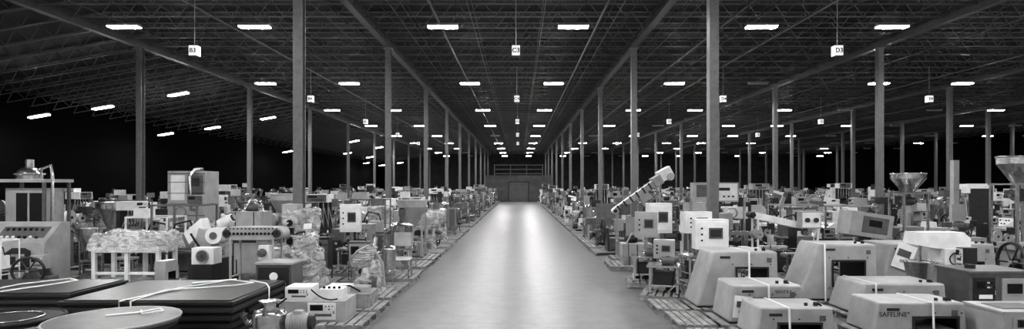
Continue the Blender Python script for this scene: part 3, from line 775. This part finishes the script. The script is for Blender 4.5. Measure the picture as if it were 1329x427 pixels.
mb.bb(-11.4, -10.9, 16.6, 17.2, 1.08, 1.35, L); mb.bb(-10.5, -10.0, 16.6, 17.2, 1.08, 1.3, L); motor(mb, (-10.7, 16.8, 1.2), (1, 0, 0), .1, .3, W)
put('shrink_wrapped_table', mb.mesh('shrink_wrapped_table'))
mb = MB(); innards(mb, 1.2, 1.1, 1.0, .16, r_); hull(mb, 1.3, 1.2, 1.0, .16, seed=4, amp=.12, taper=.1); mb.M = Matrix.Translation((.1, 0, 0)); innards(mb, .85, .8, 1.0, 1.0, r_); hull(mb, .95, .9, 1.1, 1.05, seed=14, amp=.13, taper=.4)
mb.M = Matrix.Translation((-.1, -.1, 0)); mb.box(0, 0, 2.05, .4, .4, .5, L); mb.M = Matrix.Identity(4)
for z in (.35, .9, 1.5): mb.tube([(-.5, -.62, z), (-.1, -.66, z+.05), (.3, -.64, z-.03), (.55, -.55, z+.04)], .03, WR)
put('shrink_wrapped_machine', mb.mesh('shrink_wrapped_machine'), (-5.8, 15.85, 0))
def slabs(x0, x1, y0, y1, zt, name='padded_platform_stack', straps=()):
    mb = MB(); n = 4; t = (zt-.15)/n
    for i in range(n):
        z = .15+t*i; dx = [.0, .06, .03, .0][i]
        mb.bb(x0+dx, x1-dx, y0+dx, y1-dx, z+.005, z+t*.55, SL); mb.bb(x0+dx+.04, x1-dx-.04, y0+dx+.04, y1-dx-.04, z+t*.55, z+t, B)
    mb.bb(x0, x1, y0, y1, zt, zt+.05, SL); mb.bb(x0+.06, x1-.06, y0+.06, y1-.06, zt+.05, zt+.075, SL)
    for (pts) in straps: mb.tube(pts, .016, PA, n=6)
    return put(name, mb.mesh(name), bevel=.02)
slabs(-11.4, -8.4, 11.3, 13.0, .70, straps=[[(-10.2, 11.27, .2), (-10.2, 11.27, .77), (-10.0, 12.1, .81), (-9.7, 13.03, .78)], [(-9.9, 11.27, .5), (-9.8, 11.27, .79), (-9.3, 12.0, .82), (-9.2, 12.6, .81), (-9.6, 12.9, .8)]])
slabs(-8.0, -4.95, 10.45, 12.8, .72, straps=[[(-6.9, 10.42, .2), (-6.9, 10.42, .79), (-6.5, 11.6, .82), (-6.0, 12.83, .8)], [(-6.7, 10.42, .2), (-6.7, 10.42, .79), (-6.6, 11.3, .83), (-5.6, 11.9, .82), (-5.4, 12.3, .81), (-6.0, 12.6, .82), (-6.6, 12.2, .82)],
      [(-5.6, 12.6, .81), (-5.1, 12.2, .81), (-4.92, 11.9, .78), (-4.92, 11.9, .2)]])
mb = MB()
mb.cyl((0, 0, .70), (0, 0, .76), .9, M, n=56); mb.ring((0, 0, .75), .9, .018, L, 'z', 56); mb.cyl((0, 0, .62), (0, 0, .70), .86, D, n=56); mb.cyl((0, 0, .08), (0, 0, .62), .16, M, n=20); mb.cyl((0, 0, 0), (0, 0, .08), .5, D, n=32)
mb.tube([(.1, .5, .775), (.3, .2, .78), (.55, .35, .8), (.35, .6, .78), (.15, .3, .78), (-.2, .1, .775)], .014, PA)
put('round_accumulation_table', mb.mesh('round_accumulation_table'), (-6.2, 9.25, 0), bevel=.01); occ(-7.1, -5.3, 8.3, 10.2)
mb = MB()
mb.cyl((0, 0, .66), (0, 0, .72), .72, D, n=48); mb.ring((0, 0, .72), .72, .03, B, 'z', 48); mb.cyl((0, 0, .05), (0, 0, .66), .14, M); mb.cyl((0, 0, 0), (0, 0, .06), .45, D, n=32)
mb.ring((0, 0, .735), .45, .015, S, 'z', 40)
put('turntable', mb.mesh('turntable'), (-7.95, 9.4, 0)); occ(-8.7, -7.2, 8.6, 10.2)
mb = MB(); mb.bb(-5.75, -4.97, 13.2, 13.9, .15, 1.05, M); mb.bb(-5.78, -4.94, 13.17, 13.93, 1.05, 1.1, L); mb.bb(-5.7, -5.02, 13.18, 13.2, .2, 1.0, D)
mb.cyl((-5.35, 13.18, .8), (-5.35, 13.16, .8), .09, PA, n=20); mb.bb(-5.6, -5.12, 13.165, 13.18, .5, .56, PA); mb.bb(-5.6, -5.12, 13.165, 13.18, .3, .42, D); mb.box(-5.08, 13.16, .6, .02, .03, .15, S)
put('compact_control_cabinet', mb.mesh('compact_control_cabinet'), bevel=.012)
mb = MB(); mb.M = Matrix.Translation((-4.05, 10.3, 0)); mb.box(0, 0, .22, 1.1, .7, .14, M)
mb.cyl((-.2, 0, .29), (-.2, 0, .6), .28, S, n=32); mb.dome((-.2, 0, .6), .28, .1, S); mb.cyl((-.2, 0, .66), (-.2, 0, .8), .1, S, n=20); mb.cyl((-.2, 0, .8), (-.2, 0, .83), .17, S, n=28)
for i in range(8):
    a = i*math.pi/4; mb.cyl((-.2+.25*math.cos(a), .25*math.sin(a), .6), (-.2+.25*math.cos(a), .25*math.sin(a), .66), .02, D, n=8)
motor(mb, (.3, 0, .45), (1, 0, 0), .16, .35, L); mb.tube([(-.45, 0, .45), (-.6, 0, .45), (-.62, -.1, .6), (-.5, -.2, .7)], .05, S)
put('flanged_pump', mb.mesh('flanged_pump'))
mb = MB(); mb.M = Matrix.Translation((-4.0, 12.0, 0)); mb.box(0, .05, .35, 1.3, .8, .4, L); mb.box(-.3, 0, .68, .5, .5, .26, W); face_panel(mb, -.3, -.25, .68, .5, .24, r_, W); mb.box(.3, .05, .65, .45, .4, .2, W); face_panel(mb, .2, -.35, .36, .6, .36, r_, W)
for i in range(4): mb.cyl((.15+.1*i, -.05, .75), (.15+.1*i, -.05, .79), .025, B, n=10)
hang_cable(mb, (-.1, -.2, .8), (.5, -.35, .6), .1, .015); mb.tube([(-.5, -.3, .6), (-.62, -.42, .5), (-.6, -.4, .2)], .02, B)
put('instrument_boxes', mb.mesh('instrument_boxes'), bevel=.01)
mb = MB(); mb.M = Matrix.Translation((-3.75, 13.35, 0)); mb.box(0, 0, .305, 1.1, .8, .3, WD); mb.box(-.2, 0, .52, .5, .5, .14, W); mb.box(.25, .1, .5, .35, .4, .1, L)
for x in (-.45, .45): mb.box(x, 0, .31, .06, .84, .3, WD)
mb.tube([(-.4, -.3, .47), (-.2, -.35, .6), (.1, -.3, .62), (.3, -.2, .48)], .02, B)
put('wooden_crate', mb.mesh('wooden_crate'), bevel=.006)
mb = MB(); mb.M = Matrix.Translation((-3.7, 14.9, 0)); innards(mb, .7, .65, .8, .16, r_); hull(mb, .75, .7, .8, .16, seed=9, amp=.12, taper=.35)
for i in range(6): mb.ring((-.1+.03*i, -.2+.03*i, 1.0+.05*i), .22-.01*i, .028, L if i % 2 else WR, 'z', 24)
mb.tube([(-.3, 0, .5), (-.45, -.2, .9), (-.2, -.3, 1.2), (.1, -.2, 1.35), (.35, -.1, .9), (.4, 0, .3)], .03, L); mb.cyl((.1, 0, .9), (.15, .1, 1.5), .06, S)
put('wrapped_hose_bundle', mb.mesh('wrapped_hose_bundle'))
mb = MB(); mb.M = Matrix.Translation((-6.3, 14.5, 0)); conveyor(mb, 1.45, .5, 1.65, t=.28, frame=L, belt=L)
for i in range(14):
    x = -.6+i*.092
    mb.cyl((x, -.27, 1.65), (x, -.285, 1.65), .032, B, n=10); mb.cyl((x, -.266, 1.765), (x, -.28, 1.765), .02, D, n=8)
mb.box(.2, 0, .9, .3, .3, 1.3, L); mb.box(.3, -.2, 1.2, .25, .2, .35, W); mb.box(0, 0, .3, 1.1, .5, .25, D)
put('modular_belt_conveyor', mb.mesh('modular_belt_conveyor'), bevel=.01)
mb = MB(); pallet(mb, 1.3, 1.2); mb.box(0, 0, .5, .9, .7, .7, D); mb.box(-.1, 0, 1.2, .45, .5, .8, L, (0, .25, 0)); mb.cyl((.25, -.4, 1.45), (.25, .1, 1.45), .22, W, n=24); mb.cyl((.25, -.42, 1.45), (.25, -.4, 1.45), .1, M, n=24)
mb.prism([(-.5, 1.2), (-.1, 1.6), (-.2, 1.9), (-.65, 1.5)], -.2, .2, W); motor(mb, (.3, .2, 1.8), (1, 0, .5), .13, .4, W); hang_cable(mb, (-.4, -.3, 1.5), (.4, -.4, .8), .15, .03); clutter(mb, r_, 1.2, 1.1, k=2)
put('gear_drive_unit', mb.mesh('gear_drive_unit'), (-8.35, 16.4, 0), bevel=.015); occ(-9.05, -7.65, 15.7, 17.1)
mb = MB(); pallet(mb, .9, .9); mb.box(0, 0, .5, .5, .5, .7, D); mb.box(0, 0, 1.05, .55, .4, .4, W); mb.cyl((0, -.2, 1.05), (0, -.23, 1.05), .15, M, n=24); mb.ring((0, -.23, 1.05), .15, .015, L)
for i in range(4): a = i*math.pi/4; mb.box(0, -.235, 1.05, .28, .01, .012, D, (0, a, 0))
put('blower_unit', mb.mesh('blower_unit'), (-7.75, 15.0, 0), bevel=.012); occ(-8.2, -7.3, 14.5, 15.5)
mb = MB(); pallet(mb, 1.8, 1.4); legs(mb, 1.4, 1.1, .15, 1.5, L, .08); mb.box(0, 0, 2.4, 1.35, 1.0, 1.8, L); mb.box(-.3, -.51, 2.7, .5, .02, .9, W); mb.box(.33, -.51, 2.7, .55, .02, .9, M); mb.box(.33, -.53, 2.9, .3, .02, .3, D)
mb.tube([(.3, -.55, 1.9), (.3, -.75, 1.9), (.3, -.8, 2.4), (.3, -.8, 3.1), (.3, -.5, 3.35), (.3, 0, 3.4)], .06, S); mb.box(0, 0, .8, 1.0, .8, .9, M); mb.ring((-.2, -.55, 1.8), .2, .025, S)
for z in (1.7, 2.1, 2.5, 2.9, 3.2): mb.box(0, -.53, z, 1.36, .02, .02, D)
put('process_cabinet', mb.mesh('process_cabinet'), (-11.95, 22.2, 0), bevel=.015); occ(-12.9, -11.0, 21.4, 23.0)
mb = MB(); mb.M = Matrix.Translation((-3.4, 17.5, .15))
for x in (-.25, .25):
    mb.tube([(x, -.25, 0), (x, -.25, .5), (x, .2, .5)], .02, S); mb.tube([(x, .25, 0), (x, .22, .5), (x, .3, 1.25)], .02, S)
mb.box(0, 0, .52, .55, .5, .05, W); mb.box(0, .28, 1.05, .55, .03, .4, L, (-.1, 0, 0)); mb.box(0, .25, .75, .5, .02, .06, S)
put('steel_chair', mb.mesh('steel_chair'))

# ------------------------------------------------------------------ rows of stored machines
REMAP = [{}, {L: M, W: L}, {L: M, M: D}, {L: W, M: D}, {S: L, M: D}]
variants = []
for gi, g in enumerate(GENS):
    for v in range(3):
        mb = MB(); pallet(mb, 1.9, 1.7); rr = random.Random(100*gi+v); nm = g(mb, rr)
        mp_ = REMAP[(gi+v*2) % 5]
        mb.m = [mp_.get(x, x) for x in mb.m]
        variants.append((nm, mb.mesh(nm), max(p[2] for p in mb.v)))
rg = random.Random(11)
def free(x, y, hw, hd):
    for (a, b_, c_, d_) in OCC:
        if x+hw > a and x-hw < b_ and y+hd > c_ and y-hd < d_: return False
    for (cx, cy) in COLPOS:
        if abs(cx-x) < hw+.3 and abs(cy-y) < hd+.3: return False
    return True
count = 0
for side in (-1, 1):
    xmax = 29.5 if side < 0 else 56
    ix = 0
    while True:
        x = side*(3.95+ix*2.1); ix += 1
        if abs(x) > xmax: break
        y = 14.6
        while y < 98:
            if abs(x) < .86*y+1.5:
                dens = .97 if ix <= 2 else (.9 if y < 45 else .6)
                if rg.random() < dens:
                    xx = x+rg.uniform(-.05, .05)*(0 if ix == 1 else 1); yy = y+rg.uniform(-.08, .08)
                    cand = None
                    for _ in range(12):
                        nm, me, hz = rg.choice(variants)
                        lim = 1.9 if yy < 18.5 else (2.5 if yy < 24 else 3.4)
                        if hz <= lim: cand = (nm, me, hz); break
                    if cand and free(xx, yy, .96, .87):
                        nm, me, hz = cand
                        q = rg.choice([0, 0, 0, math.pi, math.pi])
                        if rg.random() < .35: q = -side*math.pi/2; sc = (.86, 1.1)
                        else: sc = (1, 1)
                        zs = rg.uniform(.9, 1.12) if yy > 24 else rg.uniform(.9, 1.0)
                        put(nm, me, (xx, yy, 0), q+rg.uniform(-.03, .03), (sc[0], sc[1], zs)); count += 1
                        if yy < 26: occ(xx-.95, xx+.95, yy-.95, yy+.95)
            y += 1.98
for side in (-1, 1):
    y = 13.3
    while y < 25.5:
        x = 3.5
        while x < .86*y+1:
            X = side*x
            if free(X, y, .5, .46):
                for _ in range(20):
                    nm, me, hz = rg.choice(variants)
                    if hz < 2.2: break
                put(nm, me, (X, y, 0), rg.choice([0, math.pi]), (.5, .5, .72)); occ(X-.5, X+.5, y-.46, y+.46); count += 1
            x += .35
        y += .5
print('machines', count)

# ------------------------------------------------------------------ world, camera
w = bpy.data.worlds.new('world'); scene.world = w; w.use_nodes = True
w.node_tree.nodes['Background'].inputs['Color'].default_value = (.02, .02, .02, 1)
cam = bpy.data.cameras.new('camera'); co_ = bpy.data.objects.new('camera', cam); COL.objects.link(co_)
co_.location = (0, 0, 2.8); co_.rotation_euler = (math.pi/2, 0, 0)
cam.sensor_width = 36; cam.sensor_fit = 'HORIZONTAL'; cam.lens = 783/1329*36
cam.shift_x = -8.5/1329; cam.shift_y = 26.5/1329
cam.clip_end = 400
scene.camera = co_
